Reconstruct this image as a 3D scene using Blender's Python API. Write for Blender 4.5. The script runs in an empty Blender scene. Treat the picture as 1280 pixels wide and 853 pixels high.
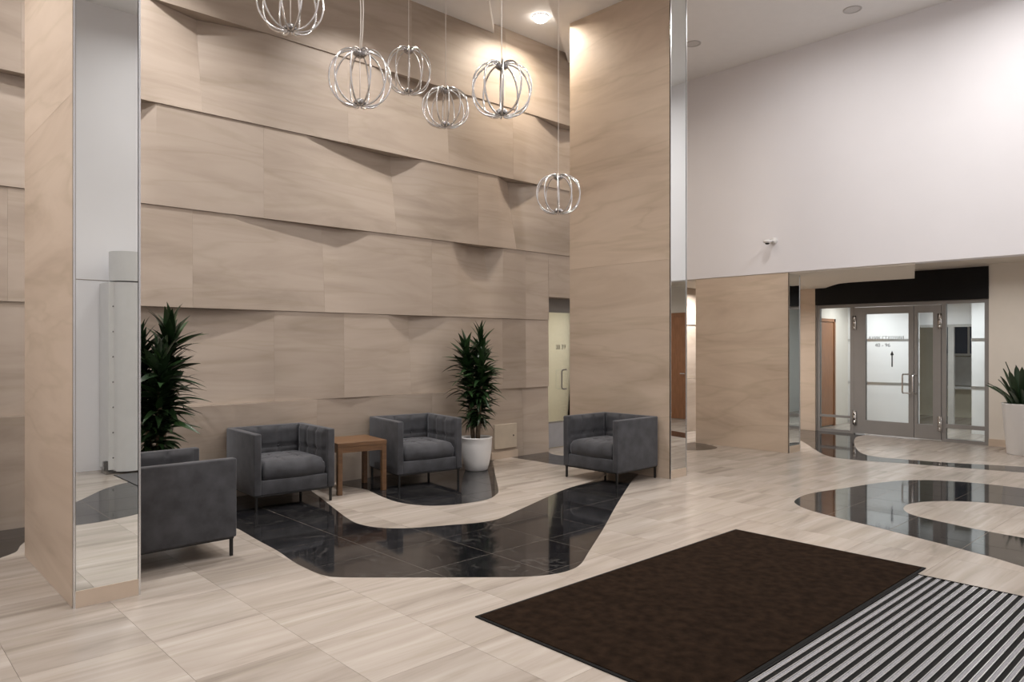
import bpy, bmesh, math, random
from mathutils import Vector, Matrix, Euler
PI = math.pi
rnd = random.Random(7)
scene = bpy.context.scene
C = scene.collection

# ---------------------------------------------------------------- camera
AZ = math.radians(46.84)
cam_d = bpy.data.cameras.new('camera')
cam = bpy.data.objects.new('camera', cam_d); C.objects.link(cam)
cam.location = (0, 0, 1.58)
cam.rotation_euler = (PI/2, 0, AZ - PI/2)
cam_d.sensor_width = 36; cam_d.lens = 36*907/1280
cam_d.shift_y = (432-426.5)/1280
cam_d.clip_start = 0.02
scene.camera = cam

# ---------------------------------------------------------------- world, exposure
w = bpy.data.worlds.new('world'); scene.world = w; w.use_nodes = True
w.node_tree.nodes['Background'].inputs[0].default_value = (0.9, 0.95, 1, 1)
w.node_tree.nodes['Background'].inputs[1].default_value = 0.02
vs = scene.view_settings
vs.view_transform = 'Standard'; vs.look = 'None'; vs.gamma = 1; vs.use_curve_mapping = False
vs.exposure = -1.86
WARM = (1, 0.88, 0.74); NEUT = (1, 0.965, 0.94); COOL = (0.93, 0.96, 1)

# ---------------------------------------------------------------- materials
def nmat(name):
    m = bpy.data.materials.new(name); m.use_nodes = True
    return m, m.node_tree, m.node_tree.nodes['Principled BSDF']
def plain(name, col, rough=0.5, metal=0.0, noise=0.06, nscale=8, bump=0.0, emit=None, estr=0, sheen=0, spec=0.5):
    m, t, b = nmat(name)
    b.inputs['Roughness'].default_value = rough; b.inputs['Metallic'].default_value = metal
    b.inputs['Specular IOR Level'].default_value = spec
    tc = t.nodes.new('ShaderNodeTexCoord'); n = t.nodes.new('ShaderNodeTexNoise')
    n.inputs['Scale'].default_value = nscale; n.inputs['Detail'].default_value = 4
    t.links.new(tc.outputs['Object'], n.inputs['Vector'])
    r = t.nodes.new('ShaderNodeValToRGB')
    r.color_ramp.elements[0].position = .3; r.color_ramp.elements[1].position = .7
    r.color_ramp.elements[0].color = (*[c*(1-noise) for c in col], 1)
    r.color_ramp.elements[1].color = (*[min(1, c*(1+noise)) for c in col], 1)
    t.links.new(n.outputs['Fac'], r.inputs['Fac']); t.links.new(r.outputs['Color'], b.inputs['Base Color'])
    if bump:
        bp = t.nodes.new('ShaderNodeBump'); bp.inputs['Strength'].default_value = bump; bp.inputs['Distance'].default_value = .004
        t.links.new(n.outputs['Fac'], bp.inputs['Height']); t.links.new(bp.outputs['Normal'], b.inputs['Normal'])
    if sheen:
        b.inputs['Sheen Weight'].default_value = sheen; b.inputs['Sheen Roughness'].default_value = .35
        b.inputs['Sheen Tint'].default_value = (.75, .78, .85, 1)
    if emit:
        b.inputs['Emission Color'].default_value = (*emit, 1); b.inputs['Emission Strength'].default_value = estr
    return m
def stone(name, ramp, scale, rough, vein, along='xy', rough2=None):
    """beige banded stone, veins lie along the horizontal; every piece gets its own offset"""
    m, t, b = nmat(name); N = t.nodes.new; L = t.links.new
    geo = N('ShaderNodeNewGeometry'); oi = N('ShaderNodeObjectInfo')
    sep = N('ShaderNodeSeparateXYZ'); L(geo.outputs['Position'], sep.inputs[0])
    cmb = N('ShaderNodeCombineXYZ')
    if along == 'xy':   # upright: u = x+y, v = z
        ad = N('ShaderNodeMath'); ad.operation = 'ADD'; L(sep.outputs[0], ad.inputs[0]); L(sep.outputs[1], ad.inputs[1])
        L(ad.outputs[0], cmb.inputs[0]); L(sep.outputs[2], cmb.inputs[1])
    else:               # floor: u = x, v = y
        L(sep.outputs[0], cmb.inputs[0]); L(sep.outputs[1], cmb.inputs[1])
    mu = N('ShaderNodeMath'); mu.operation = 'MULTIPLY'; mu.inputs[1].default_value = 37.0
    L(oi.outputs['Random'], mu.inputs[0]); L(mu.outputs[0], cmb.inputs[2])
    mp = N('ShaderNodeMapping'); mp.inputs['Scale'].default_value = (scale[0], scale[1], 1); L(cmb.outputs[0], mp.inputs[0])
    n1 = N('ShaderNodeTexNoise'); n1.inputs['Scale'].default_value = 1; n1.inputs['Detail'].default_value = 4
    n1.inputs['Roughness'].default_value = .62; n1.inputs['Distortion'].default_value = .9; L(mp.outputs[0], n1.inputs['Vector'])
    r = N('ShaderNodeValToRGB'); L(n1.outputs['Fac'], r.inputs['Fac'])
    els = r.color_ramp.elements
    els[0].position, els[0].color = ramp[0][0], (*ramp[0][1], 1); els[1].position, els[1].color = ramp[-1][0], (*ramp[-1][1], 1)
    for p, c in ramp[1:-1]:
        e = els.new(p); e.color = (*c, 1)
    # thin darker veins
    mp2 = N('ShaderNodeMapping'); mp2.inputs['Scale'].default_value = (scale[0]*.7, scale[1]*.8, 1); L(cmb.outputs[0], mp2.inputs[0])
    n2 = N('ShaderNodeTexNoise'); n2.inputs['Scale'].default_value = 1; n2.inputs['Detail'].default_value = 3; n2.inputs['Distortion'].default_value = .5
    L(mp2.outputs[0], n2.inputs['Vector'])
    vr = N('ShaderNodeValToRGB'); e = vr.color_ramp.elements
    e[0].position = .47; e[0].color = (1, 1, 1, 1); e[1].position = .53; e[1].color = (1, 1, 1, 1)
    x = e.new(.5); x.color = (vein, vein, vein*.97, 1)
    L(n2.outputs['Fac'], vr.inputs['Fac'])
    mx = N('ShaderNodeMix'); mx.data_type = 'RGBA'; mx.blend_type = 'MULTIPLY'; mx.inputs[0].default_value = 1
    L(r.outputs['Color'], mx.inputs[6]); L(vr.outputs['Color'], mx.inputs[7])
    # piece to piece tone
    tone = N('ShaderNodeMapRange'); tone.inputs[3].default_value = .93; tone.inputs[4].default_value = 1.05
    fr = N('ShaderNodeMath'); fr.operation = 'FRACT'; m7 = N('ShaderNodeMath'); m7.operation = 'MULTIPLY'; m7.inputs[1].default_value = 7.31
    L(oi.outputs['Random'], m7.inputs[0]); L(m7.outputs[0], fr.inputs[0]); L(fr.outputs[0], tone.inputs[0])
    mt = N('ShaderNodeMix'); mt.data_type = 'RGBA'; mt.blend_type = 'MULTIPLY'; mt.inputs[0].default_value = 1
    cc = N('ShaderNodeCombineColor'); [L(tone.outputs[0], cc.inputs[i]) for i in range(3)]
    L(mx.outputs[2], mt.inputs[6]); L(cc.outputs[0], mt.inputs[7])
    L(mt.outputs[2], b.inputs['Base Color'])
    rr = N('ShaderNodeMapRange'); rr.inputs[3].default_value = rough; rr.inputs[4].default_value = rough2 or rough
    L(n1.outputs['Fac'], rr.inputs[0]); L(rr.outputs[0], b.inputs['Roughness'])
    return m

MT = {}
MT['wallstone'] = stone('beige_wall_stone', [(.26, (.325, .266, .214)), (.42, (.39, .32, .26)), (.55, (.428, .355, .293)), (.74, (.457, .384, .32))], (.5, 3.0), .5, .93)
MT['colstone'] = stone('beige_column_stone', [(.26, (.45, .355, .272)), (.42, (.54, .433, .338)), (.55, (.59, .48, .38)), (.74, (.63, .515, .413))], (.5, 2.6), .42, .91)
MT['floor'] = stone('cream_floor_stone', [(.30, (.285, .245, .208)), (.44, (.375, .328, .284)), (.56, (.42, .372, .326)), (.70, (.48, .432, .385))], (.45, 5.0), .25, .94, 'floor', .27)
MT['grout'] = plain('grout', (.27, .23, .195), .8)
def granite():
    m, t, b = nmat('black_granite'); N = t.nodes.new; L = t.links.new
    geo = N('ShaderNodeNewGeometry'); oi = N('ShaderNodeObjectInfo')
    mu = N('ShaderNodeMath'); mu.operation = 'MULTIPLY'; mu.inputs[1].default_value = 23; L(oi.outputs['Random'], mu.inputs[0])
    ad = N('ShaderNodeVectorMath'); ad.operation = 'ADD'; L(geo.outputs['Position'], ad.inputs[0]); L(mu.outputs[0], ad.inputs[1])
    n = N('ShaderNodeTexNoise'); n.inputs['Scale'].default_value = 2.2; n.inputs['Detail'].default_value = 6; n.inputs['Distortion'].default_value = 1.2
    L(ad.outputs[0], n.inputs['Vector'])
    r = N('ShaderNodeValToRGB'); e = r.color_ramp.elements
    e[0].position = .49; e[0].color = (.010, .010, .0115, 1); e[1].position = .51; e[1].color = (.010, .010, .0115, 1)
    x = e.new(.5); x.color = (.06, .058, .055, 1); y = e.new(.75); y.color = (.03, .029, .028, 1)
    L(n.outputs['Fac'], r.inputs['Fac']); L(r.outputs['Color'], b.inputs['Base Color'])
    b.inputs['Roughness'].default_value = .06; b.inputs['IOR'].default_value = 1.6
    return m
MT['granite'] = granite()
MT['white'] = plain('white_wall_paint', (.80, .79, .815), .75, noise=.01, nscale=2)
MT['ceil'] = plain('white_ceiling_paint', (.82, .81, .80), .8, noise=.01)
MT['cream'] = plain('cream_ceiling_paint', (.68, .63, .56), .8, noise=.01)
MT['mirror'] = plain('silver_mirror', (.86, .89, .88), .0, 1.0, noise=.0)
MT['alu'] = plain('brushed_aluminium', (.62, .62, .62), .32, 1.0, noise=.03)
MT['trim'] = plain('satin_steel_edge', (.75, .76, .77), .25, 1.0, noise=.02)
MT['greyframe'] = plain('grey_powder_coat', (.235, .225, .215), .42, noise=.02)
MT['band'] = plain('black_stone_band', (.004, .004, .0045), .5, noise=.3, nscale=30, spec=.2)
MT['velvet'] = plain('grey_velvet', (.050, .051, .057), .85, noise=.3, nscale=9, sheen=.4)
MT['velvetd'] = plain('grey_velvet_button', (.06, .06, .068), .85, noise=.1, sheen=.3)
MT['blackmetal'] = plain('black_metal', (.012, .012, .012), .4, .2)
MT['ceramic'] = plain('white_ceramic', (.74, .73, .72), .35, noise=.01)
MT['soil'] = plain('potting_soil', (.035, .026, .02), .95, noise=.4, nscale=40, bump=.5)
MT['bark'] = plain('cane_bark', (.13, .095, .065), .9, noise=.3, nscale=25, bump=.4)
def leafmat(name, c1, c2):
    m, t, b = nmat(name); N = t.nodes.new; L = t.links.new
    oi = N('ShaderNodeObjectInfo'); r = N('ShaderNodeValToRGB')
    r.color_ramp.elements[0].color = (*c1, 1); r.color_ramp.elements[1].color = (*c2, 1)
    L(oi.outputs['Random'], r.inputs[0])
    tc = N('ShaderNodeTexCoord'); n = N('ShaderNodeTexNoise'); n.inputs['Scale'].default_value = 9; L(tc.outputs['Object'], n.inputs[0])
    mx = N('ShaderNodeMix'); mx.data_type = 'RGBA'; mx.blend_type = 'MULTIPLY'; mx.inputs[0].default_value = .5
    L(r.outputs[0], mx.inputs[6]); L(n.outputs['Fac'], mx.inputs[7]); L(mx.outputs[2], b.inputs['Base Color'])
    b.inputs['Roughness'].default_value = .3
    return m
MT['leaf'] = leafmat('dark_green_leaf', (.014, .034, .013), (.035, .085, .026))
MT['leafs'] = leafmat('snake_plant_leaf', (.018, .045, .018), (.035, .075, .03))
def wood(name, a, bcol, sc):
    m, t, b = nmat(name); N = t.nodes.new; L = t.links.new
    tc = N('ShaderNodeTexCoord'); mp = N('ShaderNodeMapping'); mp.inputs['Scale'].default_value = sc; L(tc.outputs['Object'], mp.inputs[0])
    n = N('ShaderNodeTexNoise'); n.inputs['Scale'].default_value = 4; n.inputs['Detail'].default_value = 6; n.inputs['Distortion'].default_value = .6; L(mp.outputs[0], n.inputs[0])
    r = N('ShaderNodeValToRGB'); r.color_ramp.elements[0].position = .3; r.color_ramp.elements[1].position = .7
    r.color_ramp.elements[0].color = (*a, 1); r.color_ramp.elements[1].color = (*bcol, 1)
    L(n.outputs['Fac'], r.inputs[0]); L(r.outputs[0], b.inputs['Base Color']); b.inputs['Roughness'].default_value = .38
    return m
MT['wood'] = wood('walnut_table', (.10, .05, .022), (.17, .088, .04), (1, 8, 8))
MT['doorwood'] = wood('brown_door_wood', (.21, .085, .032), (.30, .13, .055), (8, 8, 1))
MT['rug'] = plain('dark_brown_carpet', (.0165, .0098, .006), 1.0, noise=.4, nscale=16, bump=.9, spec=.05)
MT['rubber'] = plain('black_rubber', (.008, .008, .008), .8, spec=.15)
MT['insert'] = plain('grey_ribbed_carpet_strip', (.27, .27, .29), .85, noise=.3, nscale=120, bump=.8)
MT['chrome'] = plain('chrome_tube', (.80, .80, .80), .18, 1.0, noise=.02)
MT['hub'] = plain('dark_chrome_hub', (.36, .35, .35), .25, 1.0)
MT['cord'] = plain('pale_cord', (.72, .66, .6), .6)
MT['sanseng'] = plain('lamp_diffuser_off', (.60, .585, .575), .5, noise=.01)
MT['lampring'] = plain('lamp_ring', (.52, .50, .49), .5, noise=.01)
MT['glow'] = plain('lit_lamp_lens', (1, .95, .88), .5, emit=(1, .93, .84), estr=14)
MT['yellow'] = plain('pale_yellow_wall', (.73, .68, .55), .7, noise=.02)
MT['hatch'] = plain('pale_stone_hatch', (.56, .48, .38), .5, noise=.08, nscale=5)
MT['glowdome'] = plain('halo_dome_glow', (1, .95, .88), .5, emit=(1, .92, .82), estr=70)  # strong glow for the added dome that spreads a halo
MT['kick'] = plain('grey_kick_plate', (.38, .39, .42), .45)
MT['lens'] = plain('dark_camera_lens', (.01, .01, .01), .1)
MT['ink'] = plain('dark_lettering', (.02, .02, .022), .6)
MT['inkgrey'] = plain('grey_lettering', (.12, .11, .09), .6)
MT['aircurtain'] = plain('light_grey_enamel', (.60, .60, .60), .4, noise=.02)
MT['windark'] = plain('night_window_glass', (.045, .065, .10), .08)
MT['radiator'] = plain('grey_panel', (.42, .41, .39), .6)
MT['lobbywall'] = plain('white_lobby_paint', (.80, .80, .80), .7, noise=.01)
def glassmat():
    m = bpy.data.materials.new('clear_glass'); m.use_nodes = True; t = m.node_tree; t.nodes.clear()
    o = t.nodes.new('ShaderNodeOutputMaterial'); mx = t.nodes.new('ShaderNodeMixShader')
    tr = t.nodes.new('ShaderNodeBsdfTransparent'); tr.inputs[0].default_value = (.95, .97, .96, 1)
    gl = t.nodes.new('ShaderNodeBsdfGlossy'); gl.inputs['Roughness'].default_value = .0
    fr = t.nodes.new('ShaderNodeFresnel'); fr.inputs[0].default_value = 1.35
    t.links.new(fr.outputs[0], mx.inputs[0]); t.links.new(tr.outputs[0], mx.inputs[1]); t.links.new(gl.outputs[0], mx.inputs[2])
    t.links.new(mx.outputs[0], o.inputs[0]); return m
MT['glass'] = glassmat()

# ---------------------------------------------------------------- mesh helpers
def new_mesh(name, v, f, smooth=False):
    me = bpy.data.meshes.new(name); me.from_pydata([tuple(p) for p in v], [], f); me.update()
    bm = bmesh.new(); bm.from_mesh(me); bmesh.ops.recalc_face_normals(bm, faces=bm.faces); bm.to_mesh(me); bm.free()
    if smooth:
        for p in me.polygons: p.use_smooth = True
    return me
def link(name, me, mat, parent=None, loc=(0, 0, 0), rot=(0, 0, 0), scale=(1, 1, 1)):
    if mat and not me.materials: me.materials.append(MT[mat])
    o = bpy.data.objects.new(name, me); C.objects.link(o)
    o.location = loc; o.rotation_euler = rot; o.scale = scale
    if parent: o.parent = parent
    return o
def tag(o, label=None, cat=None, group=None, kind=None):
    if label: o['label'] = label
    if cat: o['category'] = cat
    if group: o['group'] = group
    if kind: o['kind'] = kind
    return o
def empty(name, loc=(0, 0, 0), rz=0):
    o = bpy.data.objects.new(name, None); C.objects.link(o); o.location = loc; o.rotation_euler = (0, 0, rz); o.empty_display_size = .1
    return o
class MB:
    def __init__(s): s.v = []; s.f = []
    def add(s, v, f):
        n = len(s.v); s.v += [tuple(p) for p in v]; s.f += [[i+n for i in q] for q in f]; return s
    def box(s, x0, y0, z0, x1, y1, z1):
        return s.add([(x0, y0, z0), (x1, y0, z0), (x1, y1, z0), (x0, y1, z0), (x0, y0, z1), (x1, y0, z1), (x1, y1, z1), (x0, y1, z1)],
                     [(0, 3, 2, 1), (4, 5, 6, 7), (0, 1, 5, 4), (1, 2, 6, 5), (2, 3, 7, 6), (3, 0, 4, 7)])
    def bbox(s, x0, y0, z0, x1, y1, z1, b=.01, seg=2):
        bm = bmesh.new(); bmesh.ops.create_cube(bm, size=1)
        bmesh.ops.scale(bm, vec=(x1-x0, y1-y0, z1-z0), verts=bm.verts)
        bmesh.ops.translate(bm, vec=((x0+x1)/2, (y0+y1)/2, (z0+z1)/2), verts=bm.verts)
        bmesh.ops.bevel(bm, geom=bm.edges[:], offset=b, segments=seg, profile=.5, affect='EDGES')
        bm.verts.index_update()
        s.add([v.co[:] for v in bm.verts], [[v.index for v in f.verts] for f in bm.faces]); bm.free(); return s
    def lathe(s, prof, n=24, c=(0, 0, 0), a0=0, a1=2*PI):
        full = abs(a1-a0-2*PI) < 1e-6; m = n if full else n+1; b = len(s.v); k = len(prof)
        for i in range(m):
            a = a0+(a1-a0)*i/n
            for r, z in prof: s.v.append((c[0]+r*math.cos(a), c[1]+r*math.sin(a), c[2]+z))
        for i in range(n):
            j = (i+1) % m
            for q in range(k-1): s.f.append([b+i*k+q, b+j*k+q, b+j*k+q+1, b+i*k+q+1])
        return s
    def tube(s, pts, r, n=8, closed=False, caps=True):
        pts = [Vector(p) for p in pts]; b = len(s.v); k = len(pts)
        up = None
        for i, p in enumerate(pts):
            if closed: d = pts[(i+1) % k]-pts[i-1]
            else: d = pts[min(i+1, k-1)]-pts[max(i-1, 0)]
            d.normalize()
            if up is None: up = d.orthogonal().normalized()
            up = (up-d*up.dot(d)); up = up.normalized() if up.length > 1e-6 else d.orthogonal().normalized()
            sd = d.cross(up); rr = r[i] if isinstance(r, (list, tuple)) else r
            for q in range(n):
                a = 2*PI*q/n; s.v.append(tuple(p+up*math.cos(a)*rr+sd*math.sin(a)*rr))
        for i in range(k if closed else k-1):
            j = (i+1) % k
            for q in range(n): s.f.append([b+i*n+q, b+i*n+(q+1) % n, b+j*n+(q+1) % n, b+j*n+q])
        if caps and not closed:
            s.f.append([b+q for q in range(n)][::-1]); s.f.append([b+(k-1)*n+q for q in range(n)])
        return s
    def prism(s, poly, z0, z1):
        n = len(poly); b = len(s.v)
        s.v += [(x, y, z0) for x, y in poly]+[(x, y, z1) for x, y in poly]
        s.f.append([b+i for i in range(n)][::-1]); s.f.append([b+n+i for i in range(n)])
        for i in range(n): j = (i+1) % n; s.f.append([b+i, b+j, b+n+j, b+n+i])
        return s
    def mesh(s, name='mesh', smooth=False): return new_mesh(name, s.v, s.f, smooth)
    def obj(s, name, mat, parent=None, smooth=False, **k): return link(name, s.mesh(name, smooth), mat, parent, **k)
def autosmooth(o, ang=40):
    me = o.data
    for p in me.polygons: p.use_smooth = True
    try: me.set_sharp_from_angle(angle=math.radians(ang))
    except Exception: pass
    return o
def spot(name, loc, power, size, col=NEUT, parent=None, spread=150, shape='DISK'):
    d = bpy.data.lights.new(name, 'AREA'); d.shape = shape; d.size = size; d.energy = power; d.color = col
    d.spread = math.radians(spread)
    o = bpy.data.objects.new(name, d); C.objects.link(o); o.location = loc
    if parent: o.parent = parent
    return o

# ---------------------------------------------------------------- the main measures of the hall
YW, XW, XD, ZC, YF, YM = 7.50, 10.215, 13.30, 5.90, -0.34, 4.97
XL, XB = -2.6, 18.2
fwd = (math.cos(AZ), math.sin(AZ)); rgt = (math.sin(AZ), -math.cos(AZ))

# ---------------------------------------------------------------- floor of tiles
floor = MB().box(XL, YF-.05, -.12, XB, 9.8, -.022).obj('floor', 'grout'); tag(floor, kind='structure')
T0X, T0Y, TP, GAP = .65, 4.72, .6, .0016
tile_me = MB().box(GAP/2, GAP/2, -.022, TP-GAP/2, TP-GAP/2, 0).mesh('floor_tile')
def seen(x, y):
    d = x*fwd[0]+y*fwd[1]; l = x*rgt[0]+y*rgt[1]
    return d > 2.6 and abs(l/d) < .76
cells = [(i, j) for i in range(-6, 30) for j in range(-9, 9)]
rest = MB(); cand = []
for i, j in cells:
    x, y = T0X+i*TP, T0Y+j*TP
    if x+TP < XL or x > XB or y+TP < YF or y > 9.6: continue
    if seen(x+.3, y+.3) and x < 13.3 and y < YW: cand.append((((x*fwd[0]+y*fwd[1])), x, y))
    else: rest.box(x+GAP/2, y+GAP/2, -.022, x+TP-GAP/2, y+TP-GAP/2, 0)
cand.sort()
for k, (d, x, y) in enumerate(cand):
    if k < 300: link('floor_tile', tile_me, 'floor', floor, (x, y, 0))
    else: rest.box(x+GAP/2, y+GAP/2, -.022, x+TP-GAP/2, y+TP-GAP/2, 0)
tag(rest.obj('floor_tiles', 'floor', floor), kind='stuff')

# black granite inlays, cut along the same joints
def smooth_poly(p, n=5, closed=True):
    out = []; k = len(p)
    for i in range(k):
        a, b, c, d = [Vector(p[(i+o) % k]) for o in (-1, 0, 1, 2)]
        for q in range(n):
            t = q/n
            out.append(tuple(.5*((2*b)+(c-a)*t+(2*a-5*b+4*c-d)*t*t+(3*b-a-3*c+d)*t**3)))
    return out
def clip(poly, x0, y0, x1, y1):
    def cl(P, ins, cut):
        o = []
        for i in range(len(P)):
            a, b = P[i-1], P[i]
            if ins(b):
                if not ins(a): o.append(cut(a, b))
                o.append(b)
            elif ins(a): o.append(cut(a, b))
        return o
    def cx(v): return lambda a, b: (v, a[1]+(b[1]-a[1])*(v-a[0])/(b[0]-a[0]))
    def cy(v): return lambda a, b: (a[0]+(b[0]-a[0])*(v-a[1])/(b[1]-a[1]), v)
    for ins, cut in ((lambda p: p[0] >= x0, cx(x0)), (lambda p: p[0] <= x1, cx(x1)), (lambda p: p[1] >= y0, cy(y0)), (lambda p: p[1] <= y1, cy(y1))):
        poly = cl(poly, ins, cut)
        if len(poly) < 3: return []
    return poly
inlays = [
 # band under the armchairs
 [(2.66, 7.6), (2.55, 6.11), (2.52, 5.69), (2.5, 5.3), (2.46, 4.96), (2.45, 4.69), (2.47, 4.51), (2.53, 4.4), (2.78, 4.16), (3.06, 3.9), (3.3, 3.68), (3.44, 3.56), (3.6, 3.47), (3.76, 3.44), (3.94, 3.48), (4.23, 3.65), (4.88, 4.04), (5.65, 4.52), (6.78, 5.2), (7.3, 5.5), (7.3, 5.8), (6.56, 5.54), (5.88, 5.41), (5.22, 5.18), (4.72, 5.0), (4.42, 4.9), (4.19, 4.92), (3.95, 5.03), (3.64, 5.18), (3.46, 5.37), (3.4, 5.59), (3.43, 5.83), (3.52, 6.19), (3.67, 6.74), (3.81, 7.28), (3.9, 7.6)],
 # tongue under the second armchair and the pot
 [(4.42, 7.6), (4.27, 6.85), (4.18, 6.37), (4.17, 6.06), (4.27, 5.8), (4.45, 5.66), (4.68, 5.6), (4.91, 5.6), (5.12, 5.71), (5.31, 5.88), (5.9, 6.59), (6.57, 7.39), (6.75, 7.6)],
 # by the yellow door
 [(7.06, 7.6), (7.75, 7.6), (7.64, 7.3), (7.64, 7.07), (7.9, 6.6), (7.9, 6.2), (7.3, 6.2), (7.03, 6.51), (7.01, 6.97)],
 # hook before the mat
 [(9.55, 1.2), (9.6, 1.98), (9.57, 2.43), (9.42, 2.8), (9.16, 3.04), (8.76, 3.2), (8.16, 3.34), (7.71, 3.45), (7.45, 3.47), (7.16, 3.42), (7.0, 3.33), (6.85, 3.14), (6.73, 2.83), (6.63, 2.47), (6.52, 2.12), (6.42, 1.8), (6.32, 1.52), (6.22, 1.1), (7.1, 1.1), (7.13, 1.47), (7.16, 1.75), (7.22, 2.03), (7.32, 2.34), (7.46, 2.48), (7.64, 2.55), (7.86, 2.56), (8.13, 2.45), (8.36, 2.23), (8.5, 1.9), (8.6, 1.2)],
 # sweep to the glass entrance
 [(12.6, 6.3), (11.73, 5.51), (10.97, 4.95), (10.45, 4.55), (10.29, 4.25), (10.34, 3.85), (10.49, 3.44), (10.6, 2.98), (10.8, 2.22), (11.0, 1.4), (11.5, 1.4), (11.3, 2.33), (10.97, 3.08), (10.85, 3.56), (10.8, 3.95), (11.06, 4.29), (12.0, 4.75), (12.83, 5.05), (13.5, 5.2), (13.5, 6.3)],
 # beside the short column
 [(9.3, 6.3), (9.59, 6.0), (9.97, 6.0), (10.18, 6.29), (10.29, 6.58), (9.93, 6.6), (9.5, 6.5)],
 # behind the mirror column
 [(.2, 6.1), (.91, 6.53), (1.08, 6.81), (1.21, 7.6), (-.6, 7.6), (-.6, 6.0)],
 # near the front wall, seen in the mirror
 [(.8, 2.4), (1.2, 2.6), (1.56, 2.68), (1.78, 2.68), (2.1, 2.58), (2.33, 2.3), (2.5, 1.7), (2.8, 1.2), (2.72, .7), (2.5, .8), (2.18, 1.07), (1.8, 1.6), (1.4, 2.0), (.8, 2.05)],
]
for pts in inlays:
    P = smooth_poly(pts)
    for i, j in cells:
        x, y = T0X+i*TP, T0Y+j*TP
        if y > 7.6: continue
        q = clip(P, x+.0024, y+.0024, x+TP-.0024, y+TP-.0024)
        if len(q) < 3: continue
        ar = abs(sum(q[a-1][0]*q[a][1]-q[a][0]*q[a-1][1] for a in range(len(q))))/2
        if ar < .0004: continue
        ox, oy = x+.3, y+.3
        MB().prism([(a-ox, b-oy) for a, b in q], -.004, .0012).obj('inlay_tile', 'granite', floor, loc=(ox, oy, 0))

# ---------------------------------------------------------------- stone wall of tilted slabs
wall_back = MB()
wall_back.box(XL, YW+.20, 0, 7.775, YW+.32, ZC+.2).box(8.80, YW+.20, 0, XB, YW+.32, ZC+.2).box(7.775, YW+.20, 2.30, 8.80, YW+.32, ZC+.2)
wall_back = wall_back.obj('wall_back', 'grout'); tag(wall_back, kind='structure')
ZB = [0, .97, 1.957, 2.943, 3.937, 4.935, ZC+.13]
KEY = {  # world x, upper slab edge stands proud (+) or lower slab edge stands proud (-)
 1: [(-3, -.03), (2.0, -.035), (2.62, -.045), (3.82, -.01), (3.9, 0), (4.43, .035), (5.1, 0), (5.87, -.022), (6.39, 0), (7.3, .05), (7.8, .03)],
 2: [(-3, 0), (1.9, 0), (2.16, .05), (2.70, .08), (3.54, 0), (4.32, -.02), (4.95, 0), (5.34, .07), (5.87, 0), (6.7, -.02), (7.8, -.02)],
 3: [(-3, -.02), (1.2, -.02), (2.16, -.02), (2.62, 0), (3.05, 0), (4.3, .06), (4.7, 0), (5.34, -.02), (5.95, 0), (6.39, .14), (6.65, .14), (6.86, 0), (7.8, -.022)],
 4: [(-3, .05), (1.05, .07), (2.0, .10), (2.16, .08), (2.30, 0), (3.38, -.02), (3.87, 0), (5.08, .12), (5.46, 0), (6.76, 0), (7.11, .15), (7.66, 0), (8.3, -.02)],
 5: [(-3, .0), (1.2, -.02), (2.23, 0), (2.735, .14), (3.41, 0), (4.02, -.02), (4.75, 0), (5.65, .10), (6.28, 0), (7.50, 0), (8.19, .14), (8.8, 0)],
 6: [(-3, 0), (20, 0)], 0: [(-3, 0), (20, 0)]}
def keyval(k, x):
    L = KEY[k]
    if x <= L[0][0]: return L[0][1]
    for (a, p), (b, q) in zip(L, L[1:]):
        if a <= x <= b: return p+(q-p)*(x-a)/(b-a)
    return 0 if x > 9 else L[-1][1]
def upper(k, x): return 0
def lower(k, x): return .012-keyval(k, x) if k < 2 else -.012-1.25*max(0, keyval(k, x))
JO = {1: [-2.6, -.8, .8, 2.4, 4.0, 5.6, 7.25, 7.775], 2: [-2.6, -1.2, .4, 1.9, 3.5, 4.35, 5.3, 6.85, 7.3, 7.775], 3: [-2.6, -.5, 1.1, 2.64, 4.1, 5.62, 7.3, 7.775],
      4: [-2.6, -1, .2, 1.7, 3.38, 5.08, 6.4, 7.11, 8.8], 5: [-2.6, -.4, 1.2, 2.735, 4.4, 5.9, 7.05, 8.8], 6: [-2.6, .3, 1.9, 3.6, 5.3, 6.9, 8.8]}
def slab(r, x0, x1, z0, z1):
    g = .0004
    xs = sorted({x0+g, x1-g} | {x for k in (r-1, r) for x, _ in KEY[k] if x0+.01 < x < x1-.01})
    xf = []
    for a, b in zip(xs, xs[1:]):
        n = max(1, round((b-a)/.2)); xf += [a+(b-a)*q/n for q in range(n)]
    xs = xf+[xs[-1]]
    ox = (x0+x1)/2; oz = (z0+z1)/2; NV = 6; K = NV+3
    v = []; f = []
    for x in xs:
        lt = lower(r, x) if r < 6 else 0
        for q in range(NV+1):
            t = q/NV; v.append((x-ox, -lt*t-.012, (z0+.0012)*(1-t)+(z1-.0012)*t-oz))
        v += [(x-ox, .19, z1-.0012-oz), (x-ox, .19, z0+.0012-oz)]
    for i in range(len(xs)-1):
        for q in range(K):
            f.append([i*K+q, (i+1)*K+q, (i+1)*K+(q+1) % K, i*K+(q+1) % K])
    n = (len(xs)-1)*K
    f += [list(range(K))[::-1], [n+q for q in range(K)]]
    return autosmooth(link('stone_slab', new_mesh('stone_slab', v, f), 'wallstone', wall_back, (ox, YW, oz)), 25)
for r, js in JO.items():
    for a, b in zip(js, js[1:]):
        if r == 3 and b > 7.3: slab(r, a, b, ZB[r-1], ZB[r]); continue
        slab(r, a, b, ZB[r-1], ZB[r])
slab(3, 7.775, 8.80, 2.30, ZB[3])
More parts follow.
